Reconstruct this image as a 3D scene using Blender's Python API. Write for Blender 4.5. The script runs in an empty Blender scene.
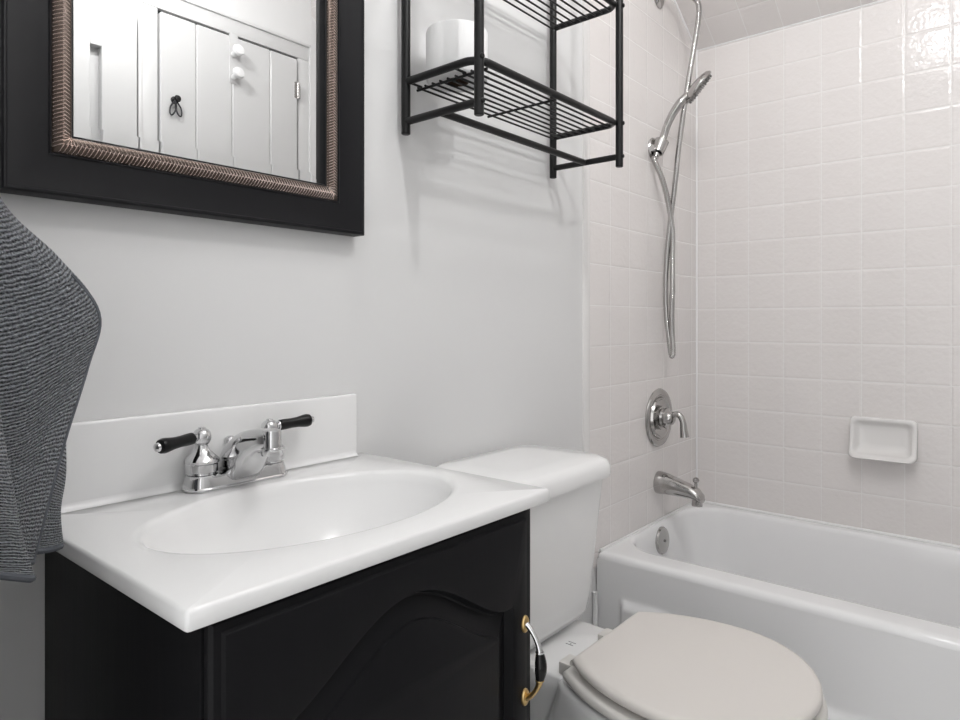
import bpy, bmesh, math, random
from mathutils import Vector, Matrix
random.seed(7)
S = bpy.context.scene
C = S.collection
PI = math.pi

# ------------------------------------------------------------------ camera, world, lights, exposure
CAMY, CAMZ = -0.893, 1.0            # the camera stands at X = 0; rel() below counts from it
cam = bpy.data.cameras.new('camera')
camo = bpy.data.objects.new('camera', cam); C.objects.link(camo)
camo.location = (0, CAMY, CAMZ)
camo.rotation_euler = (PI/2, 0, -math.atan2(0.7644, 0.6448))
cam.sensor_width = 36; cam.lens = 665/960*36
cam.shift_y = -37.5/960
cam.clip_start = 0.01
S.camera = camo

w = bpy.data.worlds.new('world'); S.world = w; w.use_nodes = True
w.node_tree.nodes['Background'].inputs[0].default_value = (1.0, 1.0, 1.0, 1)
w.node_tree.nodes['Background'].inputs[1].default_value = 2.3     # white fill, added and let in through the doorway as hall daylight

S.view_settings.view_transform = 'Standard'
S.view_settings.look = 'None'
S.view_settings.gamma = 1
S.view_settings.use_curve_mapping = False
S.view_settings.exposure = -0.50

BULBS = [((1.05, -0.60, 2.17), 330), ((0.68, -0.90, 2.15), 640)]     # position, emission of each lamp bulb
# ------------------------------------------------------------------ materials
def mat(name, col, rough=0.5, metal=0.0, spec=0.5, coat=0.0, coat_rough=0.05):
    m = bpy.data.materials.new(name); m.use_nodes = True
    b = m.node_tree.nodes['Principled BSDF']
    b.inputs['Base Color'].default_value = (*col, 1)
    b.inputs['Roughness'].default_value = rough
    b.inputs['Metallic'].default_value = metal
    b.inputs['Specular IOR Level'].default_value = spec
    b.inputs['Coat Weight'].default_value = coat
    b.inputs['Coat Roughness'].default_value = coat_rough
    return m
def nodes(m): return m.node_tree.nodes, m.node_tree.links, m.node_tree.nodes['Principled BSDF']
def noise_bump(m, scale, strength, dist=0.001, detail=3, stretch=None, colvar=None):
    n, l, b = nodes(m)
    tc = n.new('ShaderNodeTexCoord'); src = tc.outputs['Object']
    if stretch:
        mp = n.new('ShaderNodeMapping'); mp.inputs['Scale'].default_value = stretch
        l.new(src, mp.inputs['Vector']); src = mp.outputs['Vector']
    nz = n.new('ShaderNodeTexNoise'); nz.inputs['Scale'].default_value = scale; nz.inputs['Detail'].default_value = detail
    l.new(src, nz.inputs['Vector'])
    bp = n.new('ShaderNodeBump'); bp.inputs['Strength'].default_value = strength; bp.inputs['Distance'].default_value = dist
    l.new(nz.outputs['Fac'], bp.inputs['Height']); l.new(bp.outputs['Normal'], b.inputs['Normal'])
    if colvar:
        r = n.new('ShaderNodeValToRGB')
        r.color_ramp.elements[0].position = .3; r.color_ramp.elements[1].position = .7
        r.color_ramp.elements[0].color = (*colvar[0], 1); r.color_ramp.elements[1].color = (*colvar[1], 1)
        l.new(nz.outputs['Fac'], r.inputs['Fac']); l.new(r.outputs['Color'], b.inputs['Base Color'])
    return m

M = {}
M['paint'] = noise_bump(mat('white_wall_paint', (.74, .74, .74), .42, spec=.4), 9, .12, .002)
M['ceil'] = mat('white_ceiling_paint', (.82, .82, .82), .6)
M['trimw'] = mat('white_gloss_trim', (.64, .64, .64), .28)
M['doorw'] = mat('white_door_paint', (.60, .60, .60), .35)
M['porc'] = mat('white_porcelain', (.87, .87, .87), .10, spec=.5)
M['tub'] = mat('white_tub_enamel', (.88, .88, .885), .13, spec=.5)
M['marble'] = mat('white_cast_marble', (.84, .84, .84), .16, spec=.5)
M['black'] = noise_bump(mat('black_painted_wood', (.006, .006, .007), .46, spec=.14), 60, .25, .0012, 4, stretch=(1, 1, .06))
M['blackgrain'] = M['black']
M['frameblack'] = noise_bump(mat('black_frame_lacquer', (.006, .006, .0075), .42, spec=.2), 14, .08, .001)
M['chrome'] = mat('polished_chrome', (.64, .64, .645), .055, metal=1)
M['nickel'] = mat('worn_nickel', (.46, .45, .44), .11, metal=1)
M['nickeld'] = mat('worn_nickel_groove', (.20, .195, .19), .3, metal=1)
M['brass'] = noise_bump(mat('antique_brass', (.62, .44, .20), .28, metal=1), 160, .4, .0008)
M['grip'] = mat('black_ceramic_grip', (.006, .006, .0065), .22, spec=.35)
M['leverblack'] = mat('black_lever_plastic', (.006, .006, .0065), .3, spec=.25)
M['metalblack'] = noise_bump(mat('black_powder_coat', (.007, .007, .0075), .38, spec=.3), 220, .15, .0005)
M['silver_glass'] = mat('mirror_silver', (.80, .805, .805), .004, metal=1)
M['seat'] = noise_bump(mat('beige_seat_plastic', (.75, .715, .68), .36, spec=.4), 12, .03, .001)
M['seatedge'] = mat('beige_seat_plastic_ring', (.72, .70, .67), .3)
M['paper'] = noise_bump(mat('white_tissue_paper', (.84, .84, .84), .9, spec=.1), 120, .35, .0015, 2, stretch=(1, 1, .25))
M['card'] = mat('brown_card_tube', (.10, .065, .045), .9)
M['grey'] = mat('print_grey', (.25, .25, .25), .6)
M['dark'] = mat('gap_shade_and_gasket', (.02, .02, .02), .7)  # shade of the door gaps put into the colour; also the tank gasket
M['hole'] = mat('drain_dark', (.03, .03, .03), .4)
M['whiteplastic'] = mat('white_plastic_hook', (.74, .74, .74), .35)
M['caulk'] = mat('white_caulk', (.88, .88, .88), .45)
M['pink'] = mat('hair_tie_elastic', (.03, .03, .035), .7)
M['bronze'] = mat('bronze_weave', (.74, .63, .575), .24, metal=1)
M['bronzed'] = mat('bronze_weave_base', (.09, .07, .06), .35, metal=1)
M['globe'] = mat('frosted_lamp_glass', (.9, .9, .9), .3)
n, l, b = nodes(M['globe']); b.inputs['Emission Color'].default_value = (1, .99, .98, 1); b.inputs['Emission Strength'].default_value = 1
M['bull'] = mat('glazed_bullnose_tile', (.80, .785, .775), .2)
M['shade'] = mat('frosted_shade_glass', (.9, .9, .9), .4)
n, l, b = nodes(M['shade'])
tr_ = n.new('ShaderNodeBsdfTranslucent'); tr_.inputs[0].default_value = (.9, .9, .9, 1)
ms_ = n.new('ShaderNodeMixShader'); ms_.inputs[0].default_value = .6
l.new(b.outputs[0], ms_.inputs[1]); l.new(tr_.outputs[0], ms_.inputs[2]); l.new(ms_.outputs[0], n['Material Output'].inputs['Surface'])
M['floor'] = mat('floor_vinyl', (.68, .67, .66), .35)

def tile_material(name, au, av, pu, pv, ou, ov):
    """glazed wall tiles on a plane: au/av = object axes used as tile columns/rows"""
    m = mat(name, (.66, .63, .615), .13, spec=.45)
    n, l, b = nodes(m)
    tc = n.new('ShaderNodeTexCoord'); sx = n.new('ShaderNodeSeparateXYZ'); l.new(tc.outputs['Object'], sx.inputs[0])
    def math_(op, a, bb=None):
        k = n.new('ShaderNodeMath'); k.operation = op
        for i, v in enumerate((a, bb)):
            if v is None: continue
            if isinstance(v, (int, float)): k.inputs[i].default_value = v
            else: l.new(v, k.inputs[i])
        return k.outputs[0]
    def edge(ax, p, o):
        t = math_('DIVIDE', math_('SUBTRACT', sx.outputs[ax], o), p)
        fr = math_('FRACT', t)
        return math_('MULTIPLY', math_('MINIMUM', fr, math_('SUBTRACT', 1.0, fr)), p), math_('FLOOR', t)
    eu, fu = edge(au, pu, ou); ev, fv = edge(av, pv, ov)
    e = math_('MINIMUM', eu, ev)                     # distance to the nearest joint, metres
    def ramp(v, lo, hi, smooth=True):
        k = n.new('ShaderNodeMapRange'); k.interpolation_type = 'SMOOTHSTEP' if smooth else 'LINEAR'
        k.inputs['From Min'].default_value = lo; k.inputs['From Max'].default_value = hi
        l.new(v, k.inputs['Value']); return k.outputs[0]
    tilemask = ramp(e, .0006, .0012)
    pil = ramp(e, .0004, .0065)
    nz = n.new('ShaderNodeTexNoise'); nz.inputs['Scale'].default_value = 26; nz.inputs['Detail'].default_value = 1.5
    l.new(tc.outputs['Object'], nz.inputs['Vector'])
    nz2 = n.new('ShaderNodeTexNoise'); nz2.inputs['Scale'].default_value = 85; nz2.inputs['Detail'].default_value = 1.5
    l.new(tc.outputs['Object'], nz2.inputs['Vector'])
    # each tile has its own faint tone
    cb = n.new('ShaderNodeCombineXYZ'); l.new(fu, cb.inputs[0]); l.new(fv, cb.inputs[1])
    wn = n.new('ShaderNodeTexWhiteNoise'); wn.noise_dimensions = '2D'; l.new(cb.outputs[0], wn.inputs['Vector'])
    tone = n.new('ShaderNodeMix'); tone.data_type = 'RGBA'
    tone.inputs[6].default_value = (.775, .740, .725, 1); tone.inputs[7].default_value = (.80, .77, .76, 1)
    mixf = math_('ADD', math_('MULTIPLY', wn.outputs['Value'], .5), math_('MULTIPLY', nz.outputs['Fac'], .5))
    l.new(mixf, tone.inputs[0])
    col = n.new('ShaderNodeMix'); col.data_type = 'RGBA'
    col.inputs[6].default_value = (.83, .82, .81, 1)
    l.new(tilemask, col.inputs[0]); l.new(tone.outputs[2], col.inputs[7]); l.new(col.outputs[2], b.inputs['Base Color'])
    h = math_('ADD', math_('MULTIPLY', pil, .0011), math_('ADD', math_('MULTIPLY', nz.outputs['Fac'], .0012), math_('MULTIPLY', nz2.outputs['Fac'], .0013)))
    bp = n.new('ShaderNodeBump'); bp.inputs['Strength'].default_value = .55; bp.inputs['Distance'].default_value = 1.0
    l.new(h, bp.inputs['Height']); l.new(bp.outputs['Normal'], b.inputs['Normal'])
    rr = n.new('ShaderNodeMapRange'); rr.inputs['To Min'].default_value = .55; rr.inputs['To Max'].default_value = .16
    l.new(tilemask, rr.inputs['Value']); l.new(rr.outputs[0], b.inputs['Roughness'])
    return m

# ------------------------------------------------------------------ mesh helpers
def rel(x, y, z):                      # y, z counted from the camera
    return Vector((x, y + CAMY, z + CAMZ))
def at(px, py, y):                      # the place at depth y (from the camera) that the photograph shows at a pixel
    q = (px-480)/665
    d = y/(.6448-.7644*q)
    return rel(d*(.7644+.6448*q), y, (322.5-py)/665*d)
def unit(v): v = Vector(v); v.normalize(); return v

class B:
    """one mesh in world coordinates; several materials allowed"""
    def __init__(s): s.bm = bmesh.new(); s.mi = 0
    def v(s, p): return s.bm.verts.new(Vector(p))
    def f(s, vs):
        try: fc = s.bm.faces.new(vs); fc.material_index = s.mi; return fc
        except ValueError: return None
    def loft(s, loops, cap0=True, cap1=True, closed=True):
        rows = [[s.v(p) for p in lp] for lp in loops]
        n = len(rows[0])
        for a, bb in zip(rows, rows[1:]):
            for i in range(n if closed else n-1):
                j = (i+1) % n
                s.f([a[i], a[j], bb[j], bb[i]])
        if cap0: s.f(list(reversed(rows[0])))
        if cap1: s.f(rows[-1])
        return s
    def box(s, x0, x1, y0, y1, z0, z1, bev=0, seg=2, mtx=None):
        t = bmesh.new()
        bmesh.ops.create_cube(t, size=1)
        for q in t.verts:
            q.co = Vector(((x0+x1)/2 + q.co.x*(x1-x0), (y0+y1)/2 + q.co.y*(y1-y0), (z0+z1)/2 + q.co.z*(z1-z0)))
        if bev: bmesh.ops.bevel(t, geom=list(t.edges), offset=bev, segments=seg, profile=.5, affect='EDGES')
        if mtx: bmesh.ops.transform(t, matrix=mtx, verts=t.verts)
        s.merge(t); return s
    def merge(s, t):
        mp = {q: s.v(q.co) for q in t.verts}
        for fc in t.faces: s.f([mp[q] for q in fc.verts])
        t.free()
    def tube(s, pts, r, n=12, smooth=0, cap=True):
        pts = [Vector(p) for p in pts]
        rs = r if isinstance(r, (list, tuple)) else [r]*len(pts)
        if smooth:
            pts, rs = spline(pts, rs, smooth)
        up = None; loops = []
        for i, p in enumerate(pts):
            a = pts[max(i-1, 0)]; c = pts[min(i+1, len(pts)-1)]
            t = unit(c-a)
            if up is None:
                up = Vector((0, 0, 1)) if abs(t.z) < .9 else Vector((1, 0, 0))
            sd = unit(t.cross(up)); up = unit(sd.cross(t))
            loops.append([p + (sd*math.cos(k*2*PI/n) + up*math.sin(k*2*PI/n))*rs[i] for k in range(n)])
        return s.loft(loops, cap, cap)
    def lathe(s, prof, base, axis=(0, 0, 1), n=32, cap0=True, cap1=True, sx=1, sy=1):
        """prof = [(radius, height)] along axis from base"""
        ax = unit(axis); u = Vector((1, 0, 0)) if abs(ax.x) < .8 else Vector((0, 1, 0))
        u = unit(u - ax*u.dot(ax)); v = ax.cross(u); base = Vector(base)
        loops = [[base + ax*h + (u*math.cos(k*2*PI/n)*sx + v*math.sin(k*2*PI/n)*sy)*max(r, 1e-5) for k in range(n)] for r, h in prof]
        return s.loft(loops, cap0, cap1)
    def make(s, name, m, parent=None, origin=None, smooth=True, label=None, sharp=35, mods=None):
        bmesh.ops.recalc_face_normals(s.bm, faces=s.bm.faces)
        org = Vector(origin) if origin is not None else (wloc(parent) if parent else Vector((0, 0, 0)))
        for q in s.bm.verts: q.co -= org
        me = bpy.data.meshes.new(name); s.bm.to_mesh(me); s.bm.free()
        for k in (m if isinstance(m, (list, tuple)) else [m]): me.materials.append(k)
        if smooth:
            for p in me.polygons: p.use_smooth = True
            me.set_sharp_from_angle(angle=math.radians(sharp))
        o = bpy.data.objects.new(name, me); C.objects.link(o)
        if parent: o.parent = parent; o.location = org - wloc(parent)
        else: o.location = org
        if label: o['label'] = label
        return o
def wloc(o):
    p = Vector(o.location)
    while o.parent: o = o.parent; p = p + o.location
    return p
def spline(pts, rs, k):
    out, ro = [], []
    n = len(pts)
    for i in range(n-1):
        p0 = pts[max(i-1, 0)]; p1 = pts[i]; p2 = pts[i+1]; p3 = pts[min(i+2, n-1)]
        for j in range(k):
            t = j/k
            out.append(.5*((2*p1) + (p2-p0)*t + (2*p0-5*p1+4*p2-p3)*t*t + (3*p1-p0-3*p2+p3)*t**3))
            ro.append(rs[i]*(1-t)+rs[i+1]*t)
    out.append(pts[-1]); ro.append(rs[-1])
    return out, ro
def rrect(x0, x1, y0, y1, r, k=6):
    """rounded rectangle, counter-clockwise list of (x, y)"""
    pts = []
    for cx, cy, a0 in ((x1-r, y1-r, 0), (x0+r, y1-r, PI/2), (x0+r, y0+r, PI), (x1-r, y0+r, 3*PI/2)):
        for i in range(k+1):
            a = a0 + i/k*PI/2
            pts.append((cx+r*math.cos(a), cy+r*math.sin(a)))
    return pts
def tag(o, label, cat, group=None):
    o['label'] = label; o['category'] = cat
    if group: o['group'] = group
    return o
def thing(name, loc, label, cat, group=None):
    o = bpy.data.objects.new(name, None); C.objects.link(o); o.location = loc; o.empty_display_size = .05
    return tag(o, label, cat, group)
def struct(o): o['kind'] = 'structure'; return o

# ------------------------------------------------------------------ the setting
XL, XR = -0.35, 2.187                 # left wall, tub wall
YO = -1.335                           # wall opposite the mirror
ZC = 2.34                             # flat ceiling
ZS = 1.916; SL = 0.594                # sloped ceiling starts at ZS on the tub wall
XS = XR - (ZC-ZS)/SL
XT = 1.489                            # where the tiling begins on the mirror wall
struct(B().box(XL-.1, XR+.1, YO-.1, .1, -.1, 0).make('floor', M['floor'], smooth=False))
struct(B().box(XL-.1, XS+.03, YO-.1, .1, ZC, ZC+.1).make('ceiling', M['ceil'], smooth=False))
struct(B().box(XL-.1, XR+.1, 0, .1, 0, ZC+.1).make('wall_back', M['paint'], smooth=False))
struct(B().box(XL-.1, XR+.1, YO-.1, YO, 0, ZC+.1).make('wall_front', M['paint'], smooth=False))
# left wall with the open doorway to the hall
bw = B()
bw.box(XL-.1, XL, YO, -1.26, 0, ZC); bw.box(XL-.1, XL, -.39, 0, 0, ZC); bw.box(XL-.1, XL, -1.26, -.39, 2.08, ZC)
struct(bw.make('wall_left', M['paint'], smooth=False))
struct(B().box(XL, .108, -.39, 0, 0, ZC).make('wall_shade_stub', M['paint'], smooth=False))  # unseen wall stub, added to shade the gap beside the cabinet
t_back = tile_material('glazed_tile_back', 0, 2, .109, .108, 1.6008, 1.0443)
t_right = tile_material('glazed_tile_right', 1, 2, .1065, .108, .717+CAMY, 1.0443)
t_slope = tile_material('glazed_tile_slope', 1, 0, .1065, .093, .717+CAMY, XR)
struct(B().box(XR, XR+.1, YO, 0, 0, ZS+.02).make('wall_right', t_right, smooth=False))
# tiled panel on the mirror wall above the tub
TT = .004
bt = B()
pr = [(XT, .36), (XR, .36), (XR, ZS), (XT, ZS+SL*(XR-XT))]
bt.loft([[(x, 0, z) for x, z in pr], [(x, -TT, z) for x, z in pr]])
struct(bt.make('wall_shower', t_back, smooth=False))
# sloped, tiled ceiling above the tub
bs = B()
q = [(XR+.1, ZS-.1*SL), (XS, ZC), (XS, ZC+.12), (XR+.1, ZS-.1*SL+.12)]
bs.loft([[(x, YO, z) for x, z in q], [(x, 0, z) for x, z in q]])
struct(bs.make('ceiling_sloped', t_slope, smooth=False))
# bullnose strip at the tile edge, corner and slope caulk, baseboard
bb = B()
prof = [(XT-.026, 0), (XT-.024, -.0045), (XT-.018, -.0075), (XT-.006, -.008), (XT, -.006), (XT, 0)]
bb.loft([[(x, y, z) for x, y in prof] for z in (.30, ZS+SL*(XR-XT))])
struct(bb.make('trim_1', M['bull']))
bc = B().tube([(1.514, -.007, 0), (1.514, -.007, .30)], .0065, 10)
struct(bc.make('trim_7', M['caulk']))
bc = B().tube([(XR-.001, -TT-.001, .40), (XR-.001, -TT-.001, ZS)], .0035, 8)
struct(bc.make('trim_2', M['caulk']))
bc = B().tube([(XR-.001, -.002, ZS), (XR-.001, YO, ZS)], .0026, 8)
struct(bc.make('trim_3', M['caulk']))
bc = B().tube([(XR-.002, -TT-.001, ZS), (XS, -TT-.001, ZC)], .0035, 8)
struct(bc.make('trim_4', M['caulk']))
struct(B().box(.75, 1.49, -.014, 0, 0, .10, .004).make('baseboard_back', M['trimw']))

# ---- plank door and the open panel door, both seen in the mirror
DY = YO
dr = B()
px = [.980, 1.100, 1.231, 1.382, 1.4996]
for i in range(4):
    dr.box(px[i]+.0006, px[i+1]-.0006, DY+.002, DY+.030, .012, 2.010, .0035, 1)
door1 = struct(dr.make('door_1', M['doorw'], origin=((px[0]+px[4])/2, DY, .01)))
for z in (1.89, .30):
    hg = B().tube([(px[4]+.004, DY+.034, z-.03), (px[4]+.004, DY+.034, z+.03)], .005, 10)
    hg.box(px[4]-.014, px[4]+.002, DY+.0301, DY+.0325, z-.03, z+.03)
    hg.make('hinge', M['nickel'], door1, label='small metal hinge')
bk = B().box(px[0]-.004, px[4]+.004, DY+.0005, DY+.004, 0, 2.024)  # dark sheet behind the planks: shade in the door gaps put into its colour
struct(bk.make('door_gap_shade', M['dark'], smooth=False))
cs = B()
cs.box(px[0]-.068, px[0]-.004, DY, DY+.020, 0, 2.022, .003)
cs.box(px[4]+.010, px[4]+.072, DY, DY+.020, 0, 2.022, .003)
cs.box(px[0]-.068, px[4]+.072, DY, DY+.020, 2.022, 2.086, .003)
cs.box(px[0]-.068, px[0]-.054, DY+.018, DY+.028, 0, 2.0861, .003)
cs.box(px[4]+.058, px[4]+.072, DY+.018, DY+.028, 0, 2.0861, .003)
cs.box(px[0]-.068, px[4]+.072, DY+.018, DY+.028, 2.074, 2.0862, .003)
struct(cs.make('trim_6', M['trimw']))
# open entry door lying against the wall: frame of stiles and rails around a sunk panel
d2 = B()
a, b2 = .14, .903
y0, y1 = YO+.004, YO+.040
for bx in ((a, .768, 0.012, 1.965), (.800, b2, .012, 1.965), (.768, .800, .012, .22), (.768, .800, 1.835, 1.965)):
    d2.box(bx[0], bx[1], y0, y1, bx[2], bx[3], .0015, 1)
d2.box(.76, .81, y0+.0005, y0+.008, .2, 1.85)
struct(d2.make('door_2', M['doorw'], origin=((a+b2)/2, YO, .012)))

# ------------------------------------------------------------------ bathtub
def tub():
    Y0, Y1 = -.004, YO+.004
    x0, x1 = 1.528, XR-.002
    ZR = .40
    t = thing('bathtub', ((x0+x1)/2, (Y0+Y1)/2, 0), 'white enamel bathtub along the tiled wall with a moulded apron', 'bathtub')
    xi0, xi1, yi0, yi1 = x0+.088, x1-.045, Y1+.075, Y0-.017
    K = 12
    def lp(dx0, dx1, dy0, dy1, r, z): return [(x, y, z) for x, y in rrect(xi0+dx0, xi1-dx1, yi0+dy0, yi1-dy1, r, K)]
    def out(ins, z, r=.012): return [(x, y, z) for x, y in rrect(x0+ins, x1-ins*.2, Y1+ins*.2, Y0-ins*.2, r, K)]
    s = B()
    loops = [out(.003, ZR-.06, .004), out(.001, ZR-.018, .006), out(.002, ZR-.010, .008), out(.007, ZR-.0035), out(.014, ZR-.0005), out(.024, ZR)]
    loops += [lp(-.016, -.010, -.012, -.0075, .11, ZR), lp(-.006, -.004, -.005, -.003, .11, ZR-.001), lp(0, 0, 0, 0, .11, ZR-.005), lp(.005, .003, .006, .004, .11, ZR-.013),
              lp(.012, .007, .02, .006, .115, ZR-.05), lp(.024, .016, .06, .014, .12, ZR-.14), lp(.04, .03, .11, .034, .12, ZR-.25),
              lp(.055, .045, .15, .05, .12, ZR-.30), lp(.085, .075, .19, .08, .11, ZR-.325), lp(.14, .13, .28, .14, .07, ZR-.332)]
    s.loft(loops, cap0=False)
    s.make('basin', M['tub'], t)
    # apron: a sheet with a raised lower panel under a scooped top line
    yb0, yb1 = Y0-.068, Y1+.068
    ym = (yb0+yb1)/2
    def ztop(y):
        q = min(yb0-y, y-yb1)
        u = max(0, min(1, (q-.10)/.27))
        return .300 - .097*u*u*(3-2*u)
    g = B()
    ny, nz = 90, 64
    ys = [Y1 + (Y0-Y1)*i/ny for i in range(ny+1)]
    ex = [yb0, yb0-.014, yb1, yb1+.014]
    ys = sorted(set(ys+ex))
    zs = [ZR-.016-(ZR-.016)*j/nz for j in range(nz+1)]
    def bul(y, z):
        dtop = ztop(y)-z
        dside = min(yb0-y, y-yb1)
        d = min(dtop/.026, dside/.014)
        d = max(0, min(1, d)); d = d*d*(3-2*d)
        return d*.018
    rows = []
    for z in zs:
        rows.append([g.v((x0 - bul(y, z), y, z)) for y in ys])
    for r0, r1 in zip(rows, rows[1:]):
        for i in range(len(ys)-1): g.f([r0[i], r1[i], r1[i+1], r0[i+1]])
    # returns to the back so the sheet has thickness
    for i in (0, len(ys)-1):
        bk = [g.v((x0+.05, ys[i], z)) for z in zs]
        for j in range(nz): g.f([rows[j][i], rows[j+1][i], bk[j+1], bk[j]])
    g.make('apron', M['tub'], t, sharp=60)
    # overflow plate on the sloping end wall
    cx = 1.866; cy = yi1-.0055; cz = ZR-.050
    nrm = unit((0, -1, .08))
    o = B().lathe([(.001, -.004), (.030, -.004), (.040, -.001), (.040, .005), (.037, .009), (.022, .0115), (.001, .012)], (cx, cy, cz), nrm, 36, sx=1, sy=1.0)
    ov = o.make('overflow_plate', M['nickel'], t, label='oval metal overflow plate')
    B().lathe([(.004, .0115), (.004, .0145), (.001, .015)], (cx, cy, cz), nrm, 12).make('screw', M['nickeld'], ov)
    dz = ZR-.3315
    B().lathe([(.034, .0), (.036, .002), (.03, .004), (.022, .002), (.001, .001)], (cx, yi1-.24, dz), (0, 0, 1), 28).make('drain', M['nickel'], t)
    # caulk bead where the rim meets the tiles
    k = B().tube([(x0+.01, Y0-TT, ZR+.001), (XR-.005, Y0-TT, ZR+.001), (XR-.005, Y1, ZR+.001)], .0045, 8)
    k.make('caulk_bead', M['caulk'], t)
tub()

# ------------------------------------------------------------------ vanity cabinet
VX0, VX1 = .266, .724
VYF = .522                       # face frame front, from the camera
CT = -.2224                      # counter top height from the camera
ZB = CT - .0178
def vanity():
    t = thing('vanity_cabinet', (.495, -.19, 0), 'black painted wooden vanity cabinet under the white sink top', 'cabinet')
    yb = CAMY+.893-.002; yf = CAMY+VYF; zt = CAMZ+ZB
    B().box(VX0, VX0+.016, yf+.001, yb, 0, zt, .0015).make('side_panel', M['black'], t)
    B().box(VX1-.016, VX1, yf+.001, yb, 0, zt, .0015).make('side_panel', M['black'], t)
    f = B()
    f.box(VX0+.0005, VX0+.045, yf, yf+.018, .09, zt, .001); f.box(VX1-.045, VX1-.0005, yf, yf+.018, .09, zt, .001)
    f.box(VX0+.045, VX1-.045, yf, yf+.018, zt-.05, zt, .001); f.box(VX0+.045, VX1-.045, yf, yf+.018, .09, .13, .001)
    f.make('face_frame', M['black'], t)
    B().box(VX0+.016, VX1-.016, yf+.06, yf+.075, 0, .09).make('toe_kick', M['black'], t, smooth=False)
    B().box(VX0+.016, VX1-.016, yf+.02, yb, .09, .105).make('bottom_panel', M['black'], t, smooth=False)
    # door with a cathedral raised panel
    dx0, dx1 = .2675, .700
    dz0, dz1 = .115, CAMZ+ZB-.0015
    TH = .017
    pcx = .487; pl, prr = .312, .662
    pz0 = dz0+.055; zsh = CAMZ-.356; rise = .071
    def side(pa, pb, n): return [(pa[0]+(pb[0]-pa[0])*i/n, pa[1]+(pb[1]-pa[1])*i/n) for i in range(n)]
    NS, NT = 16, 72
    def rect(i):
        A, Bq, Cq, D = (dx0+i, dz0+i), (dx1-i, dz0+i), (dx1-i, dz1-i), (dx0+i, dz1-i)
        return side(A, Bq, NS)+side(Bq, Cq, NS)+side(Cq, D, NT)+side(D, A, NS)
    def fz(x):
        u = abs((x-pcx)/((prr-pl)/2))
        u = min(1, u/.92)
        return zsh + rise*(.5*(1+math.cos(PI*u)))**.76
    def top(i):
        pts = []
        for k in range(NT+1):
            x = prr + (pl-prr)*k/NT
            h = 1e-3; sl = (fz(x+h)-fz(x-h))/(2*h); nn = math.hypot(1, sl)
            pts.append((x + sl/nn*i, fz(x) - i/nn))
        pts = [(min(max(x, pl+i), prr-i), z) for x, z in pts]
        return pts
    def pan(i):
        tp = top(i)
        A, Bq = (pl+i, pz0+i), (prr-i, pz0+i)
        return side(A, Bq, NS)+side(Bq, (prr-i, tp[0][1]), NS)+tp[:-1]+side((pl+i, tp[-1][1]), A, NS)
    Yf = yf - TH - .002
    def L(lp, dep): return [(x, Yf+dep, z) for x, z in lp]
    d = B()
    d.loft([L(rect(.002), TH), L(rect(0), TH-.002), L(rect(0), .009), L(rect(.003), .0055), L(rect(.009), .0045), L(rect(.011), .0008), L(rect(.013), 0),
            L(pan(-.004), 0), L(pan(0), .001), L(pan(.0025), .008), L(pan(.005), .0118), L(pan(.007), .0122), L(pan(.016), .0080), L(pan(.029), .0035), L(pan(.0297), .0008), L(pan(.0315), 0)])
    dobj = d.make('door', M['black'], t, origin=((dx0+dx1)/2, yf, dz0), sharp=28)
    # bow pull on the right stile
    hx = .6845; za, zb = CAMZ-.384, CAMZ-.477
    yd = Yf
    for z, sgn in ((za, 1), (zb, -1)):
        p = B().lathe([(.0070, 0), (.0070, .0012), (.0061, .003), (.0036, .0042), (.0001, .0046)], (hx, yd, z), (0, -1, 0), 24, sy=1.6)
        p.make('backplate', M['brass'], dobj, label='oval brass backplate')
        zm = (za+zb)/2
        arm = [(hx, yd-.003, z), (hx, yd-.009, z-.004*sgn), (hx, yd-.016, z-.012*sgn), (hx, yd-.0215, z-.0215*sgn), (hx, yd-.0235, z-.028*sgn)]
        r = B().tube(arm, [.0042, .0035, .0031, .0036, .0045], 12, 5)
        r.lathe([(.0048, 0), (.0056, .001), (.0056, .002), (.0048, .003)], (hx, yd-.0236, z-.0275*sgn), (0, 0, -sgn), 16)
        r.make('pull_arm', M['chrome'] if sgn > 0 else M['brass'], dobj)
    zc0, zc1 = za-.030, zb+.030
    g = [(hx, yd-.0236, zc0+(zc1-zc0)*k/10) for k in range(11)]
    rr = [.0052+.0026*math.sin(PI*k/10) for k in range(11)]
    g = [(x, y-.0015*math.sin(PI*k/10), z) for k, (x, y, z) in enumerate(g)]
    B().tube(g, rr, 16).make('grip', M['grip'], dobj, label='black grip of the pull')
vanity()

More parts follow.
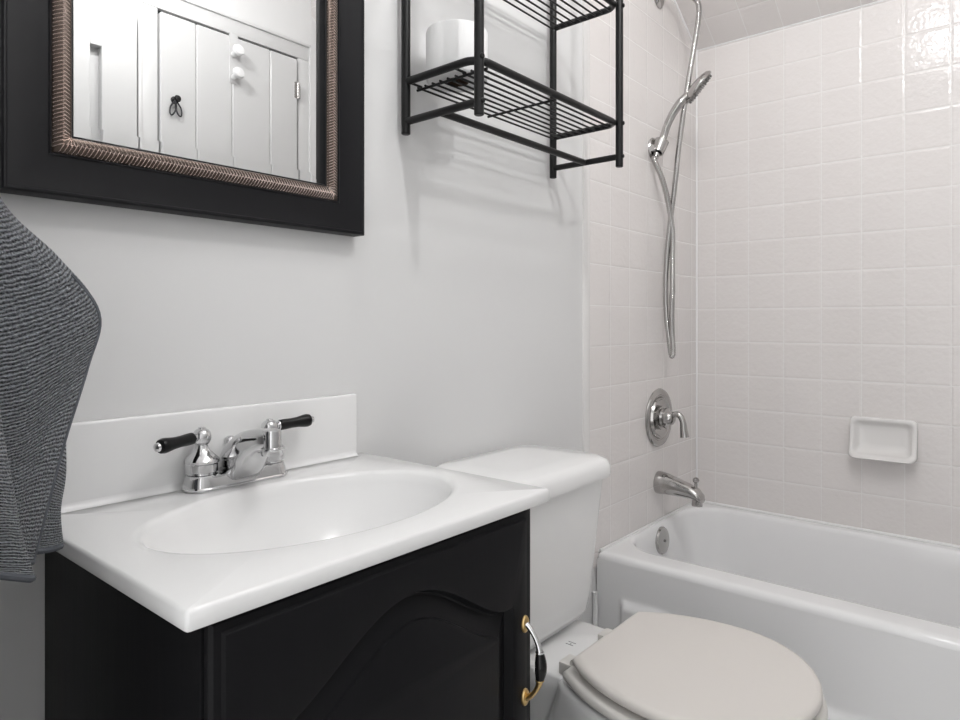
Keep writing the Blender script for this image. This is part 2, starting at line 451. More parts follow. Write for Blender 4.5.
# ------------------------------------------------------------------ sink top with basin and backsplash
def sink_top():
    cx0, cx1 = .2455, .743
    yf, yb = CAMY+.503, CAMY+.893-.001
    zt = CAMZ+CT
    t = thing('sink_top', ((cx0+cx1)/2, (yf+yb)/2, zt-.017), 'glossy white one-piece sink top with oval basin on the black cabinet', 'sink')
    ecx, ecy, ea, eb = .498, CAMY+.683, .205, .128
    K = 24
    def rr(ins, r, z):
        base = rrect(cx0+ins, cx1-ins, yf+ins, yb-ins, max(r-ins, .001), 2)
        # resample the outline so every side has plenty of points
        pts = []
        for (x, y), (x2, y2) in zip(base, base[1:]+base[:1]):
            n = max(1, 20 if math.hypot(x2-x, y2-y) > .1 else 1)
            for k in range(n): pts.append((x+(x2-x)*k/n, y+(y2-y)*k/n, z))
        return pts
    ref = rr(0, .004, 0)
    ang = [math.atan2((y-ecy)/eb, (x-ecx)/ea) for x, y, z in ref]
    def el(s, z, dy=0): return [(ecx+ea*s*math.cos(q), ecy+dy+eb*s*math.sin(q), z) for q in ang]
    D = .118
    s = B()
    loops = [rr(.0015, .004, zt-.0178), rr(0, .004, zt-.0165), rr(0, .004, zt-.0038), rr(.0011, .004, zt-.0012), rr(.0038, .004, zt)]
    loops += [el(1.05, zt), el(1.025, zt-.0003), el(1.005, zt-.0015), el(.985, zt-.0050)]
    for q in (.96, .92, .86, .78, .68, .56, .44, .32, .22, .14):
        loops.append(el(q, zt-.0050-(D-.005)*(1-(q/.985)**2.4)**.85, dy=.02*(1-q)))
    s.loft(loops, cap0=False)
    s.make('countertop', M['marble'], t, sharp=50)
    # underside rim so the slab is closed around the cabinet
    bsx = B().box(cx0, .7215, yb-.014, yb, zt-.004, zt+.1025, .0035, 3)
    # cove between backsplash and slab
    cv = []
    for k in range(7):
        a = k/6*PI/2
        cv.append((yb-.014-.008+.008*math.sin(a), zt+.0005+.008-.008*math.cos(a)))
    cv.append((yb-.012, zt-.001))
    bsx.loft([[(x, y, z) for y, z in cv] for x in (cx0+.002, .7215-.003)])
    bsx.make('backsplash', M['marble'], t)
    zb = zt-D+.001
    B().lathe([(.020, .0), (.022, .002), (.018, .004), (.012, .0035), (.001, .006)], (ecx, ecy+.017, zb), (0, 0, 1), 24).make('drain', M['chrome'], t, label='chrome drain')
sink_top()

# ------------------------------------------------------------------ faucet
def faucet():
    cx, cy, z0 = .490, CAMY+.856, CAMZ+CT
    t = thing('faucet', (cx, cy, z0), 'chrome two-lever basin faucet with black lever grips on the sink top', 'faucet')
    s = B()
    def oval(hx, hy, z): return [(cx+x, cy+y, z) for x, y in rrect(-hx, hx, -hy, hy, hy*.9, 10)]
    s.loft([oval(.0735, .0245, z0+.0002), oval(.075, .0255, z0+.0015), oval(.075, .0255, z0+.004), oval(.0735, .0242, z0+.0055), oval(.0720, .0225, z0+.014), oval(.0695, .0205, z0+.0195), oval(.066, .017, z0+.0212)])
    s.make('base', M['chrome'], t, sharp=28)
    sp = B()
    # spout: upright sections marching forward over the basin
    secs = [(.019, .030, .010, .020), (.010, .043, .008, .0245), (-.004, .058, .006, .0265), (-.019, .069, .006, .0265), (-.028, .0735, .010, .0258), (-.039, .0775, .024, .0245), (-.052, .080, .040, .0215), (-.067, .081, .051, .0175), (-.083, .0805, .056, .0135), (-.093, .077, .060, .009), (-.097, .071, .065, .004)]
    N = 32; loops = []
    for dy, zt_, zb_, wx in secs:
        zc = (zt_+zb_)/2; hz = (zt_-zb_)/2; lp = []
        for k in range(N):
            c, q = math.cos(k*2*PI/N), math.sin(k*2*PI/N)
            e = .42
            lp.append((cx+wx*math.copysign(abs(c)**e, c), cy+dy, z0+zc+hz*math.copysign(abs(q)**(.9 if q > 0 else .6), q)))
        loops.append(lp)
    sp.loft(loops)
    so = sp.make('spout', M['chrome'], t, sharp=42)
    ax, ay = cx, cy-.0865
    B().lathe([(.0100, .049), (.0138, .0492), (.0144, .052), (.0144, .0585), (.0122, .0595), (.0120, .078), (.0110, .0815), (.004, .0835), (.0001, .084)], (ax, ay, z0), (0, 0, 1), 28).make('aerator', M['chrome'], so)
    for sg in (-1, 1):
        hx = cx+sg*.051
        v = B().lathe([(.0205, .014), (.0205, .0205), (.0185, .0215), (.0178, .0235), (.0205, .0245), (.0205, .026), (.0205, .0345), (.0222, .0365), (.0224, .0395), (.0195, .0435),
                       (.0150, .0475), (.0105, .052), (.0082, .0565), (.0078, .0595), (.0098, .0615), (.0118, .066), (.0123, .0705), (.0112, .0755), (.0080, .0795), (.0048, .081), (.0045, .0825), (.0001, .083)], (hx, cy, z0), (0, 0, 1), 32)
        vo = v.make('valve', M['chrome'], t, origin=(hx, cy, z0), sharp=30)
        dirv = unit((-.069, -.020, -.0035)) if sg < 0 else unit((.064, -.004, .0030))
        k = 1.04
        p0 = Vector((hx, cy, z0+.0710))
        B().lathe([(.0052, .008), (.0052, .013), (.0066, .0132), (.0070, .015), (.005, .0165)], p0, dirv, 18).make('lever_collar', M['chrome'], vo)
        B().lathe([(.0060, .0155), (.0078, .0165), (.0078, .024), (.0073, .034*k), (.0077, .044*k), (.0094, .054*k), (.0098, .059*k), (.0088, .063*k), (.006, .065*k), (.0001, .0655*k)], p0, dirv, 24).make('lever_grip', M['leverblack'], vo, label='black lever grip')
        B().lathe([(.0050, .0645*k), (.0058, .066*k), (.0050, .069*k), (.0025, .0705*k), (.0001, .071*k)], p0, dirv, 18).make('lever_cap', M['chrome'], vo)
    B().lathe([(.0022, .02), (.0022, .048), (.004, .0485), (.0075, .052), (.0082, .056), (.0070, .060), (.004, .0625), (.0001, .063)], (cx, cy+.0185, z0), (0, 0, 1), 20).make('lift_rod', M['chrome'], t)
faucet()

# ------------------------------------------------------------------ mirror
def mirror():
    fx0, fx1 = .2165, .7260
    z0, z1 = CAMZ+.1455, CAMZ+.80
    yw = 0.0
    t = thing('wall_mirror', ((fx0+fx1)/2, 0, z0), 'mirror hanging above the sink in a wide black frame with bronze inner border', 'mirror')
    def rect(i, dep): return [(fx0+i, -dep, z0+i), (fx1-i, -dep, z0+i), (fx1-i, -dep, z1-i), (fx0+i, -dep, z1-i)]
    def ring(prof, name, m, label=None, par=t, sharp=30):
        bq = B()
        rows = [[bq.v(p) for p in rect(i, d)] for i, d in prof]
        rows.append(rows[0])
        for a, bb in zip(rows, rows[1:]):
            for k in range(4): bq.f([a[k], a[(k+1) % 4], bb[(k+1) % 4], bb[k]])
        return bq.make(name, m, par, label=label, sharp=sharp)
    ring([(0, .001), (0, .026), (.001, .0285), (.003, .0295), (.005, .029), (.0065, .0275), (.014, .0255), (.026, .0235), (.044, .0225), (.047, .0225), (.049, .024), (.0508, .0225), (.0508, .001)], 'frame', M['frameblack'])
    ring([(.0510, .001), (.0510, .021), (.0545, .0245), (.060, .0262), (.0655, .0255), (.0705, .0235), (.0720, .021), (.0720, .001)], 'trim_base', M['bronzed'])
    ring([(.0722, .001), (.0722, .0205), (.074, .020), (.0755, .0165), (.0755, .001)], 'inner_lip', M['frameblack'])
    # woven strands: two slanted rows on each side
    wv = B()
    def prism(p, q, nrm, wd, ht):
        p, q, nrm = Vector(p), Vector(q), Vector(nrm)
        dv = unit(q-p); sd = unit(dv.cross(nrm))
        m1 = p*.75+q*.25; m2 = p*.25+q*.75
        ring_ = lambda c, s, h: [c+sd*wd*s, c+nrm*ht*h, c-sd*wd*s, c-nrm*.0008]
        wv.loft([ring_(p, .45, .3), ring_(m1, 1, 1), ring_(m2, 1, 1), ring_(q, .45, .3)])
    ia, im, ib = .0517, .0617, .0715
    def dep(i): return .0265 - ((i-.0615)/.0105)**2*.0050
    W, H = fx1-fx0, z1-z0
    pitch = .0046
    def P(side, s, i):
        if side == 0: return (fx0+s, -dep(i), z0+i)
        if side == 1: return (fx0+s, -dep(i), z1-i)
        if side == 2: return (fx0+i, -dep(i), z0+s)
        return (fx1-i, -dep(i), z0+s)
    for side in range(4):
        Ls = W if side < 2 else H
        s = ia+.006
        while s < Ls-ia-.006:
            if True:
                lim = lambda i, q: min(max(q, i), Ls-i)
                prism(P(side, lim(ia, s), ia), P(side, lim(im, s+.0052), im+.0008), (0, -1, 0), .00135, .0016)
                prism(P(side, lim(im, s+.0052+.0023), im-.0008), P(side, lim(ib, s+.0023), ib), (0, -1, 0), .00135, .0016)
            s += pitch
    wv.make('woven_trim', M['bronze'], t, label='woven bronze trim', sharp=60)
    g = B()
    i0, i1 = .0745, .0925
    g.loft([rect(i0, .0070), rect(i0+.0001, .0080), rect(i1, .0083)], cap0=True, cap1=True)
    g.make('mirror_glass', M['silver_glass'], t, smooth=False, label='bevelled mirror glass')
mirror()

# ------------------------------------------------------------------ wire wall shelf
def shelf():
    x0, x1 = .831, 1.305
    yb, yf = CAMY+.876, CAMY+.703
    zb, zt = CAMZ+.339, CAMZ+1.02
    t = thing('wall_shelf', ((x0+x1)/2, (yb+yf)/2, zb), 'black metal wire shelf rack mounted on the wall above the toilet', 'shelf')
    rp = .0083
    for x in (x0, x1):
        for y in (yb, yf):
            p = B().lathe([(rp*.8, 0), (rp, .0012), (rp, zt-zb-.002), (rp*.8, zt-zb)], (x, y, zb), (0, 0, 1), 16)
            p.make('post', M['metalblack'], t, origin=(x, y, zb))
    def tier(z, full=True):
        rr = .0068
        r = .028
        pts = [(x0, yb, z)]
        ya = yf+.004
        pts += [(x0, ya+r, z)] + [(x0+r-r*math.cos(a), ya+r-r*math.sin(a), z) for a in [PI/12*k for k in range(1, 6)]] + [(x0+r, ya, z)]
        pts += [(x1-r, ya, z)] + [(x1-r+r*math.sin(a), ya+r-r*math.cos(a), z) for a in [PI/12*k for k in range(1, 6)]] + [(x1, ya+r, z), (x1, yb, z)]
        f = B().tube(pts, rr, 12)
        fo = f.make('shelf_frame', M['metalblack'], t, origin=((x0+x1)/2, (yb+yf)/2, z))
        g = B(); zw = z-.0045
        n = 9
        for k in range(n):
            y = ya+.017+(yb-.004-ya-.017)*k/(n-1)
            xa = x0+.026 if k < n else x0
            g.tube([(xa, y, zw), (x1+.001, y, zw)], .0021, 8)
        for x in (x0+.028, (x0+x1)/2-.005):
            g.tube([(x, ya+.002, zw-.004), (x, yb-.001, zw-.004)], .0025, 8)
        g.tube([(x0, yb-.012, zw), (x0+.028, yb-.012, zw)], .0023, 8)
        g.tube([(x0, ya+.05, zw), (x0+.028, ya+.05, zw)], .0023, 8)
        g.make('wire_grid', M['metalblack'], fo, label='straight black wires of the shelf')
        for x, sg in ((x0, -1), (x1, 1)):
            h = B().lathe([(.0048, 0), (.0048, .0015), (.003, .0035), (.0001, .004)], (x+sg*rp*.2, yf-rp*.92, z), (sg*.2, -1, 0), 14)
            h.make('bolt', M['metalblack'], fo)
    tier(CAMZ+.434); tier(CAMZ+.690); tier(CAMZ+.955)
    zs = CAMZ+.362
    for x in (x0, x1):
        B().tube([(x, yb, zs), (x, yf, zs)], .0068, 12).make('side_bar', M['metalblack'], t)
        B().lathe([(.0045, 0), (.0045, .0015), (.003, .003), (.0001, .0035)], (x, yf-rp*.95, zs), (0, -1, 0), 14).make('bolt', M['metalblack'], t)
        # wall tab at the back post
        B().box(x-.006, x+.006, yb+.004, -.0003, CAMZ+.985, CAMZ+1.005).make('wall_tab', M['metalblack'], t)
    ym = CAMY+.790
    B().tube([(x0, ym, zs), (x1, ym, zs)], .0068, 14).make('towel_bar', M['metalblack'], t)
shelf()

def paper_roll():
    x, y, z = .8930, CAMY+.8080, CAMZ+.4345
    t = thing('toilet_paper_roll', (x, y, z), 'white toilet paper roll standing on the black wire shelf', 'toilet paper')
    h = .092; r = .056
    B().lathe([(.0215, .001), (r-.003, .0), (r-.001, .002), (r, .006), (r, h-.007), (r-.002, h-.002), (r-.006, h), (.0215, h), (.0215, .001)], (x, y, z), (0, 0, 1), 48, False, False).make('paper', M['paper'], t)
    B().lathe([(.0195, -.0002), (.0213, -.0002), (.0213, h-.001), (.0195, h-.001), (.0195, -.0002)], (x, y, z), (0, 0, 1), 32, False, False).make('core', M['card'], t, label='brown cardboard core')
paper_roll()

# ------------------------------------------------------------------ toilet
def toilet():
    cx = 1.070
    RZ = .390                      # rim and deck height
    t = thing('toilet', (cx, CAMY+.55, 0), 'white two-piece toilet with beige seat and lid between vanity and bathtub', 'toilet')
    # --- bowl and pedestal
    def egg(a, b, yc, back, bw, z, n=64):
        """front ellipse (half width a, length b) about yc, flat-ish back at 'back' with half width bw"""
        pts = []
        for k in range(n//2+1):               # right side -> front -> left side
            q = k/(n//2)*PI
            pts.append((cx+a*math.cos(q), CAMY+yc-b*math.sin(q), z))
        m = n//2
        p0 = Vector((cx-a, CAMY+yc)); p1 = Vector((cx-bw, CAMY+back)); 
        left = []
        for k in range(1, m//3+1):
            u = k/(m//3)
            x = cx-a+(a-bw)*(.85*u**2+.15*(1-math.cos(u*PI/2))); y = CAMY+yc+(back-yc)*(.82*u+.18*math.sin(u*PI/2))
            left.append((x, y, z))
        nb = m - 2*(m//3)
        bk = [(cx-bw+2*bw*k/nb, CAMY+back, z) for k in range(1, nb)]
        right = [(2*cx-x, y, z) for x, y, z in reversed(left)]
        return pts+left+bk+right
    o = B()
    o.loft([egg(.105, .16, .46, .70, .085, .001), egg(.108, .165, .46, .70, .088, .012), egg(.098, .15, .46, .69, .08, .06), egg(.095, .13, .47, .69, .08, .14),
            egg(.115, .135, .46, .68, .09, .22), egg(.150, .155, .445, .66, .105, .30), egg(.172, .170, .43, .64, .115, .35), egg(.179, .176, .425, .63, .118, RZ-.012), egg(.177, .174, .425, .63, .117, RZ-.003), egg(.170, .167, .425, .625, .112, RZ)])
    o.make('bowl', M['porc'], t, sharp=60)
    d = B()
    def dk(ins, z, x=.108): return [(cx+px_, CAMY+py_, z) for px_, py_ in rrect(-x+ins, x-ins, .585+ins, .860-ins, .03, 6)]
    d.loft([dk(.03, .24), dk(.015, .30), dk(.003, .345), dk(0, .365), dk(0, RZ-.006), dk(.002, RZ-.002), dk(.007, RZ+.0006)])
    dko = d.make('deck', M['porc'], t, sharp=60)
    # faint printed mark on the deck
    mk = B()
    for k in (0, 1): mk.box(cx+.000+.010*k, cx+.0015+.010*k, CAMY+.674, CAMY+.690, RZ+.0004, RZ+.0011)
    mk.box(cx+.002, cx+.007, CAMY+.681, CAMY+.6822, RZ+.0004, RZ+.0011)
    mk.make('printed_mark', M['grey'], dko, smooth=False)
    # --- tank, narrower at the foot
    tcx = 1.035
    def tk(hw, y0, y1, z, r=.035): return [(tcx+x, CAMY+y, z) for x, y in rrect(-hw, hw, y0, y1, r, 8)]
    k = B()
    k.loft([tk(.110, .735, .850, RZ+.008), tk(.150, .712, .862, RZ+.013), tk(.160, .703, .866, RZ+.030, .036), tk(.163, .697, .868, RZ+.06, .036), tk(.1635, .676, .870, RZ+.24), tk(.1630, .668, .870, CAMZ-.308), tk(.1630, .668, .870, CAMZ-.302)])
    k.make('tank', M['porc'], t, sharp=60)
    def lid(hw, y0, y1, z, r): return [(tcx+.004+x, CAMY+y, z) for x, y in rrect(-hw, hw, y0, y1, r, 10)]
    q = B()
    q.loft([lid(.158, .660, .876, CAMZ-.307, .04), lid(.166, .652, .880, CAMZ-.305, .045), lid(.168, .650, .882, CAMZ-.298, .047), lid(.167, .651, .882, CAMZ-.283, .047), lid(.162, .656, .879, CAMZ-.2725, .046), lid(.150, .668, .870, CAMZ-.2675, .045), lid(.10, .71, .84, CAMZ-.2655, .04)])
    q.make('tank_lid', M['porc'], t, sharp=60)
    B().tube([(cx-.01, CAMY+.79, RZ-.01), (cx-.01, CAMY+.79, RZ+.02)], .04, 20).make('tank_gasket', M['dark'], t)
    # flush lever on the tank front
    # --- seat ring and lid
    def sl(a, b, yc, back, bw, z): return egg(a, b, yc, back, bw, z)
    s = B()
    s.loft([sl(.178, .172, .42, .612, .120, RZ+.007), sl(.1835, .1765, .42, .615, .123, RZ+.010), sl(.185, .178, .42, .616, .124, RZ+.015), sl(.1835, .1765, .42, .615, .123, RZ+.021), sl(.178, .172, .42, .611, .120, RZ+.024),
            sl(.12, .115, .42, .52, .07, RZ+.024), sl(.112, .107, .42, .512, .066, RZ+.018), sl(.112, .107, .42, .512, .066, RZ+.009)], False, False)
    s.make('seat', M['seatedge'], t, sharp=60)
    li = B()
    li.loft([sl(.168, .162, .42, .594, .106, RZ+.032), sl(.175, .169, .42, .599, .1155, RZ+.0335), sl(.178, .171, .42, .601, .1175, RZ+.039), sl(.1775, .1705, .42, .601, .1175, RZ+.044), sl(.174, .168, .42, .598, .1155, RZ+.0485), sl(.166, .160, .42, .592, .106, RZ+.0502), sl(.10, .10, .42, .53, .07, RZ+.051)])
    li.make('seat_lid', M['seat'], t, sharp=70, label='beige closed seat lid')
    for x, y in ((-.16, .40), (.16, .40), (-.10, .30), (.10, .30)):
        bu = B().box(cx+x-.012, cx+x+.012, CAMY+y-.008, CAMY+y+.008, RZ+.0235, RZ+.0335, .002)
        bu.make('bumper', M['seatedge'], t)
    for sg in (-1, 1):
        h = B().box(cx-.017+sg*.066-.018, cx-.017+sg*.066+.018, CAMY+.609, CAMY+.640, RZ+.0005, RZ+.023, .003)
        h.tube([(cx-.017+sg*.066-.016, CAMY+.610, RZ+.026), (cx-.017+sg*.066+.016, CAMY+.610, RZ+.026)], .008, 12)
        h.make('hinge', M['seatedge'], t)
toilet()

# ------------------------------------------------------------------ shower fittings on the tiled end wall
YT = -TT
FX = 1.893
def shower_valve():
    z = CAMZ-.288
    t = thing('shower_valve', (FX, YT, z), 'round metal shower valve plate with curved lever above the tub spout', 'shower valve')
    B().lathe([(.001, .0), (.087, .0), (.088, .003), (.085, .008), (.078, .0105), (.072, .0095), (.070, .0085)] + [(.068, .006), (.064, .006), (.061, .0125), (.057, .013), (.053, .0085), (.050, .0075), (.034, .0075), (.001, .008)], (FX, YT, z), (0, -1, 0), 56).make('escutcheon', M['nickel'], t, sharp=40)
    B().lathe([(.034, .006), (.036, .010), (.036, .015), (.029, .017), (.027, .023), (.031, .025), (.031, .031), (.024, .034), (.020, .040), (.018, .047), (.012, .051), (.0001, .052)], (FX, YT, z), (0, -1, 0), 32).make('hub', M['nickel'], t, sharp=35)
    lv = B().tube([(FX, YT-.040, z+.004), (FX+.002, YT-.052, z+.012), (FX+.003, YT-.066, z+.012), (FX+.003, YT-.077, z-.006), (FX+.003, YT-.080, z-.030), (FX+.003, YT-.083, z-.052)], [.010, .0095, .009, .009, .011, .0135], 14, 5)
    lv.make('lever', M['nickel'], t)
shower_valve()
def tub_spout():
    z = CAMZ-.487
    t = thing('tub_spout', (FX, YT, z), 'metal tub spout with diverter knob below the shower valve', 'spout')
    s = B()
    secs = [(0, 0, .033, .036), (.004, 0, .034, .037), (.030, -.001, .031, .034), (.070, -.006, .027, .028), (.105, -.012, .024, .022), (.125, -.018, .023, .020), (.136, -.026, .021, .014), (.139, -.031, .016, .008)]
    loops = []
    for dy, dz, rx, rz in secs:
        loops.append([(FX+rx*math.cos(k*2*PI/28), YT-dy, z+dz+rz*math.sin(k*2*PI/28)*(1 if math.sin(k*2*PI/28) > 0 else .85)) for k in range(28)])
    s.loft(loops)
    s.lathe([(.014, 0), (.0155, -.010), (.0155, -.026), (.013, -.027)], (FX, YT-.122, z-.022), (0, 0, 1), 20)
    s.make('spout_body', M['nickel'], t, sharp=50)
    B().lathe([(.0045, 0), (.0045, .016), (.004, .018), (.008, .021), (.0095, .026), (.008, .031), (.004, .0335), (.0001, .034)], (FX, YT-.118, z), (0, 0, 1), 18).make('diverter_knob', M['nickel'], t)
tub_spout()
def hand_shower():
    # pixel-measured points on the plane X = FX, as (y from camera, z from camera)
    hz = .528
    HX = 1.858
    t = thing('shower_holder', (HX, YT, CAMZ+hz), 'round metal wall holder carrying the hand shower', 'holder')
    B().lathe([(.001, 0), (.034, 0), (.035, .003), (.032, .008), (.022, .011), (.014, .013), (.001, .014)], (HX, YT, CAMZ+hz-.01), (0, -1, 0), 32).make('wall_disc', M['nickel'], t)
    c0 = at(659.5, 147, .864)
    ax = unit(at(672, 116, .845)-c0)
    B().lathe([(.0150, -.020), (.0185, -.020), (.0205, .0), (.0215, .020), (.0165, .020), (.0150, -.020)], c0, ax, 28, False, False).make('cradle', M['nickel'], t)
    B().lathe([(.010, -.026), (.010, .026), (.001, .026)], c0+Vector((-.002, .012, -.006)), (1, 0, 0), 20).make('pivot', M['chrome'], t)
    h = thing('hand_shower', c0, 'metal hand shower with round spray head resting in its wall holder', 'shower head')
    p = [c0+ax*-.032, c0+ax*-.010, c0+ax*.03, at(667, 126, .848), at(673, 113.5, .832), at(680, 103, .812), at(687.5, 95, .795)]
    B().tube(p, [.0090, .0100, .0112, .0116, .0118, .0128, .011], 16, 4).make('handle', M['nickel'], h)
    hc = at(696.5, 86.5, .775)
    nrm = unit((.41, -.665, -.625))
    B().lathe([(.0001, -.014), (.016, -.0135), (.034, -.010), (.048, -.004), (.054, .002), (.055, .006), (.0535, .010), (.050, .011)], hc, nrm, 40, True, True).make('spray_head', M['nickel'], h)
    sf = B().lathe([(.050, .0108), (.046, .0135), (.0001, .0145)], hc, nrm, 36)
    u = unit(Vector((1, 0, 0)).cross(nrm)); v = nrm.cross(u)
    for r, n in ((.012, 6), (.024, 12), (.036, 18), (.045, 22)):
        for k in range(n):
            a = k*2*PI/n
            sf.lathe([(.0026, 0), (.0018, .0045)], hc+nrm*.0130+(u*math.cos(a)+v*math.sin(a))*r, nrm, 6)
    sf.make('spray_face', M['nickeld'], h, label='darker nozzle face')
    # arm from the wall, above the frame
    az = .985
    a = thing('shower_outlet', (FX, YT, CAMZ+az), 'metal shower pipe leaving the tiled wall above the hand shower', 'shower pipe')
    B().lathe([(.001, 0), (.030, 0), (.031, .003), (.026, .008), (.014, .014), (.001, .015)], (FX, YT, CAMZ+az), (0, -1, 0), 28).make('flange', M['nickel'], a)
    B().tube([(FX, YT-.004, CAMZ+az), (FX, YT-.04, CAMZ+az+.014), (FX, YT-.075, CAMZ+az+.016), (FX, YT-.100, CAMZ+az+.003), (FX, YT-.108, CAMZ+az-.012)], .0085, 14, 5).make('pipe', M['nickel'], a)
    ce = Vector((FX, YT-.1085, CAMZ+az-.012))
    B().lathe([(.009, 0), (.0125, -.002), (.0125, -.018), (.0105, -.020), (.0105, -.026), (.008, -.028)], ce, unit((0, .35, 1)), 18).make('hose_nut', M['nickeld'], a)
    # the long loop of hose
    hp = [(.779, .955), (.766, .930), (.766, .890), (.777, .820), (.795, .720), (.812, .620), (.8275, .510), (.8385, .410), (.853, .30), (.862, .205), (.865, .105), (.862, .02), (.852, -.055), (.846, -.090),
          (.8415, -.100), (.839, -.085), (.842, -.02), (.842, .07), (.8400, .10)]
    pts = []
    for i, (y, z) in enumerate(hp):
        u = i/(len(hp)-1)
        pts.append(rel(FX + (.006 if u < .6 else -.006)*min(1, abs(u-.6)*6) + .0, y, z))
    pts += [at(672.3, 262, .846), at(672.3, 230, .848), at(667.5, 199, .853), at(661.8, 178, .858), c0+ax*-.045, c0+ax*-.0335]
    # corrugated spiral
    sp, rs = spline([Vector(q) for q in pts], [1]*len(pts), 40)
    L = 0; R = []
    for i, q in enumerate(sp):
        if i: L += (q-sp[i-1]).length
        R.append(.0078 + .0006*math.sin(L/.0065*2*PI))
    hs = B().tube(sp, R, 10)
    tag(hs.make('shower_hose', M['nickel'], None, origin=pts[14], sharp=180), 'long looped metal shower hose hanging against the tiled wall', 'hose')
hand_shower()

def soap_dish():
    ya, yb_ = CAMY+.260, CAMY+.424
    z0, z1 = CAMZ-.386, CAMZ-.272
    X = XR-.0005
    s = B()
    yc = (ya+yb_)/2; hy = (yb_-ya)/2
    # outer shell as a lofted frame: profile depth grows toward the lower lip
    def ring_(ins, depf, r):
        pts = []
        for y, z in rrect(ya+ins, yb_-ins, z0+ins, z1-ins, r, 6):
            u = (z-z0)/(z1-z0)
            pts.append((X-depf(u), y, z))
        return pts
    lip = lambda u: .017+.044*max(0, 1-u/.45)**1.5
    s.loft([ring_(0, lambda u: 0, .012), ring_(-.001, lambda u: lip(u)*.55, .014), ring_(0, lambda u: lip(u)*.88, .016), ring_(.003, lambda u: lip(u), .016), ring_(.007, lambda u: lip(u)+.0006, .015), ring_(.0105, lambda u: lip(u)-.0012, .014),
            ring_(.0135, lambda u: lip(u)*.8-.001, .012), ring_(.017, lambda u: .006+.022*max(0, 1-u/.35)**1.5, .012), ring_(.026, lambda u: .004+.006*max(0, 1-u/.5), .010), ring_(.04, lambda u: .004, .006)], cap0=True)
    tag(s.make('soap_dish', M['bull'], None, origin=(X, yc, z0), sharp=70), 'white ceramic soap dish fixed to the tiled wall above the tub', 'soap dish')
soap_dish()

